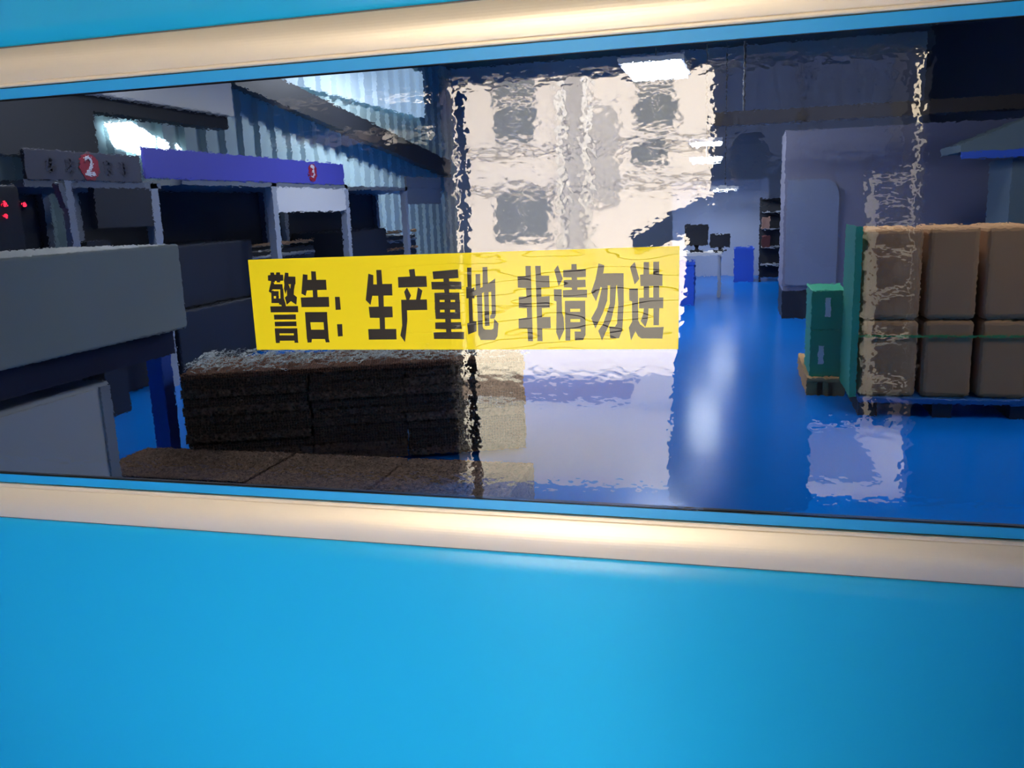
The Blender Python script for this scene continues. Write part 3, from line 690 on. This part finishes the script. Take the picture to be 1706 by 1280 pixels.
# ================================================================== CARTONS ON THE RIGHT
def pallet(x0, x1, y0, y1, h, m, label, name='pallet'):
    t = thing(name, ((x0 + x1) / 2, (y0 + y1) / 2, 0), label, 'pallet')
    MB().box(x0, x1, y0, y1, h - 0.035, h).build('deck', m, t, bevel=0.005)
    for i in range(3):
        xx = x0 + (x1 - x0 - 0.12) * i / 2
        MB().box(xx, xx + 0.12, y0 + 0.02, y1 - 0.02, 0.0, h - 0.035).build('runner', m if m is WOOD else DKSTEEL, t)
    return t
pallet(0.80, 1.86, 4.38, 5.4, 0.13, PALLETB, 'blue plastic pallet under the left brown cartons')
pallet(1.90, 2.96, 4.38, 5.4, 0.13, PALLETB, 'blue plastic pallet under the rightmost brown cartons')
pallet(0.5, 0.78, 5.0, 6.1, 0.14, WOOD, 'orange-brown wooden pallet under the green cartons')
cols = ((0.80, 1.16), (1.19, 1.50), (1.54, 1.84), (1.92, 2.26), (2.29, 2.62))
pos = ['first', 'second', 'third', 'fourth', 'fifth']
for r, (z0, z1) in enumerate(((0.13, 0.66), (0.662, 1.27))):
    for i, (x0, x1) in enumerate(cols):
        lab = 'brown carton in the %s row, %s from the left beside the green cartons' % (('lower', 'upper')[r], pos[i])
        t = thing('carton', ((x0 + x1) / 2, 4.7, z0), lab, 'carton', 'brown cartons on the blue pallets')
        MB().box(x0, x1, 4.42, 5.0, z0, z1).build('body', KRAFT, t, bevel=0.035)
        MB().box((x0 + x1) / 2 - 0.03, (x0 + x1) / 2 + 0.03, 4.46, 4.96, z1, z1 + 0.001).build('tape', WOOD, t)
o = MB()
o.box(0.785, 2.64, 4.405, 4.412, 0.545, 0.56).box(0.785, 2.64, 5.008, 5.015, 0.545, 0.56).box(0.778, 0.785, 4.405, 5.015, 0.545, 0.56).box(2.64, 2.647, 4.405, 5.015, 0.545, 0.56)
o = o.build('strap', STRAP); tag(o, 'thin green strap around the lower row of brown cartons', 'strap')
o = MB().box(0.735, 0.78, 4.40, 4.41, 0.13, 1.29).box(0.735, 0.742, 4.41, 5.0, 0.13, 1.29).build('edge_guard', GREEN); tag(o, 'tall green edge guard at the left corner of the brown cartons', 'guard')
for z0, z1, lab, lx in ((0.14, 0.50, 'lower green carton with a white label left of the brown cartons', 0.60), (0.502, 0.80, 'upper green carton with a white label left of the brown cartons', 0.64)):
    t = thing('carton', (0.64, 5.3, z0), lab, 'carton', 'green cartons on the wooden pallet')
    MB().box(0.52, 0.77, 5.06, 5.6, z0, z1).build('body', GREEN, t, bevel=0.006)
    MB().box(lx - 0.02, lx + 0.02, 5.055, 5.06, z0 + 0.1, z0 + 0.24).build('shipping_label', WHITEB, t)
SHEDM = mat('dull_teal_sheet', (0.13, 0.18, 0.20), 0.6)
pr = thing('shed', (3.4, 7.5, 0), 'pale teal sheeted shed at the far right edge', 'shed')
MB().box(2.46, 4.4, 7.5, 8.3, 0.0, 1.78).build('wall_panel', SHEDM, pr)
MB().poly([(2.0, 7.45, 1.86), (2.0, 7.45, 1.93), (3.4, 7.45, 2.45), (4.4, 7.45, 2.45), (4.4, 7.45, 1.86)], (0, 0.9, 0)).build('roof', SHEDM, pr)
MB().box(2.0, 4.4, 7.40, 7.45, 1.79, 1.86).build('eave_trim', BLUESTEEL, pr)

# ================================================================== PHOTOGRAPHER (seen only as a dark reflection)
NAVYCLOTH = mat('navy_workwear', (0.012, 0.016, 0.035), rough=0.9)
SKIN = mat('skin', (0.42, 0.24, 0.16), rough=0.6)
HAIR = mat('black_hair', (0.008, 0.007, 0.007), rough=0.5)
def skinned(name, joints, edges, m, parent=None, sub=2, root=0):
    me = bpy.data.meshes.new(name)
    me.from_pydata([j[0] for j in joints], edges, []); o = bpy.data.objects.new(name, me); COL.objects.link(o)
    me.materials.append(m)
    sk = o.modifiers.new('skin', 'SKIN'); sk.use_smooth_shade = True
    for v, j in zip(me.skin_vertices[0].data, joints):
        r = j[1] if isinstance(j[1], tuple) else (j[1], j[1]); v.radius = r
    me.skin_vertices[0].data[root].use_root = True
    ss = o.modifiers.new('sub', 'SUBSURF'); ss.levels = sub; ss.render_levels = sub
    if parent:
        o.parent = parent; o.matrix_parent_inverse = parent.matrix_basis.inverted()
    return o
PY = -2.19
J = [((0.02, PY, 0.98), (0.16, 0.12)),          # 0 pelvis
     ((0.02, PY, 1.20), (0.155, 0.11)),         # 1 waist
     ((0.02, PY - 0.01, 1.38), (0.17, 0.12)),   # 2 chest
     ((0.02, PY, 1.49), (0.07, 0.06)),          # 3 neck base
     ((0.02, PY + 0.02, 1.56), 0.055),          # 4 neck
     ((0.02, PY + 0.03, 1.66), (0.075, 0.09)),  # 5 head
     ((0.02, PY + 0.02, 1.74), (0.06, 0.075)),  # 6 crown
     ((-0.19, PY, 1.43), 0.06), ((-0.47, PY + 0.10, 1.31), 0.05), ((-0.20, PY + 0.33, 1.46), 0.035), ((-0.12, PY + 0.37, 1.49), 0.034),
     ((0.23, PY, 1.43), 0.06), ((0.36, PY + 0.08, 1.22), 0.048), ((0.17, PY + 0.33, 1.45), 0.035), ((0.11, PY + 0.37, 1.48), 0.034),
     ((-0.08, PY, 0.90), 0.095), ((-0.11, PY + 0.02, 0.44), 0.065), ((-0.12, PY - 0.02, -0.04), 0.045), ((-0.13, PY + 0.15, -0.085), 0.04),
     ((0.12, PY, 0.90), 0.095), ((0.15, PY + 0.02, 0.44), 0.065), ((0.16, PY - 0.02, -0.04), 0.045), ((0.17, PY + 0.15, -0.085), 0.04)]
E_ = [(0, 1), (1, 2), (2, 3), (3, 4), (4, 5), (5, 6), (2, 7), (7, 8), (8, 9), (9, 10), (2, 11), (11, 12), (12, 13), (13, 14),
      (0, 15), (15, 16), (16, 17), (17, 18), (0, 19), (19, 20), (20, 21), (21, 22)]
pe = thing('person', (0.02, PY, FZ), 'person in a long dark work coat raising a phone in both hands before the window', 'person')
bo = skinned('body', J, E_, NAVYCLOTH, pe)
cm = MB(); rings = []
for z, hw, hd_ in ((0.10, 0.325, 0.17), (0.5, 0.31, 0.165), (0.9, 0.275, 0.15), (1.1, 0.245, 0.14), (1.3, 0.24, 0.135), (1.40, 0.21, 0.115), (1.46, 0.12, 0.09)):
    rings.append([cm.bm.verts.new((0.0 + hw * math.cos(2 * PI * k / 28), PY - 0.01 + hd_ * math.sin(2 * PI * k / 28) * (1 + 0.05 * math.sin(6 * PI * k / 14)), z)) for k in range(28)])
for a, b in zip(rings, rings[1:]):
    for k in range(28): cm.bm.faces.new((a[k], a[(k + 1) % 28], b[(k + 1) % 28], b[k]))
cm.build('coat', NAVYCLOTH, pe, smooth=True)
hd = MB()
bmesh.ops.create_uvsphere(hd.bm, u_segments=24, v_segments=16, radius=1.0)
for v in hd.bm.verts:
    v.co = Vector((0.02 + v.co.x * 0.079, PY + 0.035 + v.co.y * 0.098, 1.655 + v.co.z * 0.112))
f_ = hd.build('face', SKIN, pe, smooth=True)
MB().bar((0.02, PY + 0.128, 1.665), (0.02, PY + 0.15, 1.635), 0.010, 10, 0.016).build('nose', SKIN, pe, smooth=True)
for sx in (-1, 1):
    MB().bar((0.02 + sx * 0.032, PY + 0.12, 1.665), (0.02 + sx * 0.032, PY + 0.132, 1.665), 0.012, 10).build('eye', HAIR, pe)
    MB().box(0.02 + sx * 0.083 - 0.008, 0.02 + sx * 0.083 + 0.008, PY + 0.015, PY + 0.05, 1.625, 1.69).build('ear', SKIN, pe, bevel=0.006)
MB().box(-0.005, 0.045, PY + 0.122, PY + 0.13, 1.600, 1.608).build('mouth', RED, pe)
hr = MB(); bmesh.ops.create_uvsphere(hr.bm, u_segments=24, v_segments=16, radius=1.0)
for v in list(hr.bm.verts):
    if v.co.z < -0.1 - 0.0 or (v.co.y > 0.55 and v.co.z < 0.55): hr.bm.verts.remove(v)
for v in hr.bm.verts: v.co = Vector((0.02 + v.co.x * 0.088, PY + 0.028 + v.co.y * 0.106, 1.665 + v.co.z * 0.118))
hr.build('hair', HAIR, pe, smooth=True)
for sx in (-1, 1):
    wx = -0.12 if sx < 0 else 0.11
    joints = [((wx, PY + 0.37, 1.485), (0.028, 0.018)), ((wx - sx * 0.03, PY + 0.385, 1.495), (0.032, 0.014))]
    edges = [(0, 1)]
    hnd = skinned('hand', joints, edges, SKIN, pe, 2)
    for k in range(4):
        zb = 1.525 - 0.02 * k; l = (0.030, 0.036, 0.034, 0.026)[k]
        x0 = wx - sx * 0.035
        skinned('finger', [((x0, PY + 0.392, zb), 0.009), ((x0 - sx * l * 0.6, PY + 0.402, zb + 0.002), 0.0085), ((x0 - sx * l, PY + 0.400, zb), 0.007)], [(0, 1), (1, 2)], SKIN, hnd, 1)
    skinned('thumb', [((wx - sx * 0.01, PY + 0.375, 1.50), 0.011), ((wx - sx * 0.035, PY + 0.372, 1.515), 0.010), ((wx - sx * 0.055, PY + 0.376, 1.52), 0.008)], [(0, 1), (1, 2)], SKIN, hnd, 1)
ph = thing('phone', (0, -1.825, 1.5), 'black phone held sideways in both hands', 'phone')
MB().box(-0.085, 0.075, -1.829, -1.821, 1.462, 1.536).build('case', DKSTEEL, ph, bevel=0.003)
MB().bar((0, -1.821, 1.5), (0, -1.8195, 1.5), 0.008, 16).build('lens', GASKET, ph)
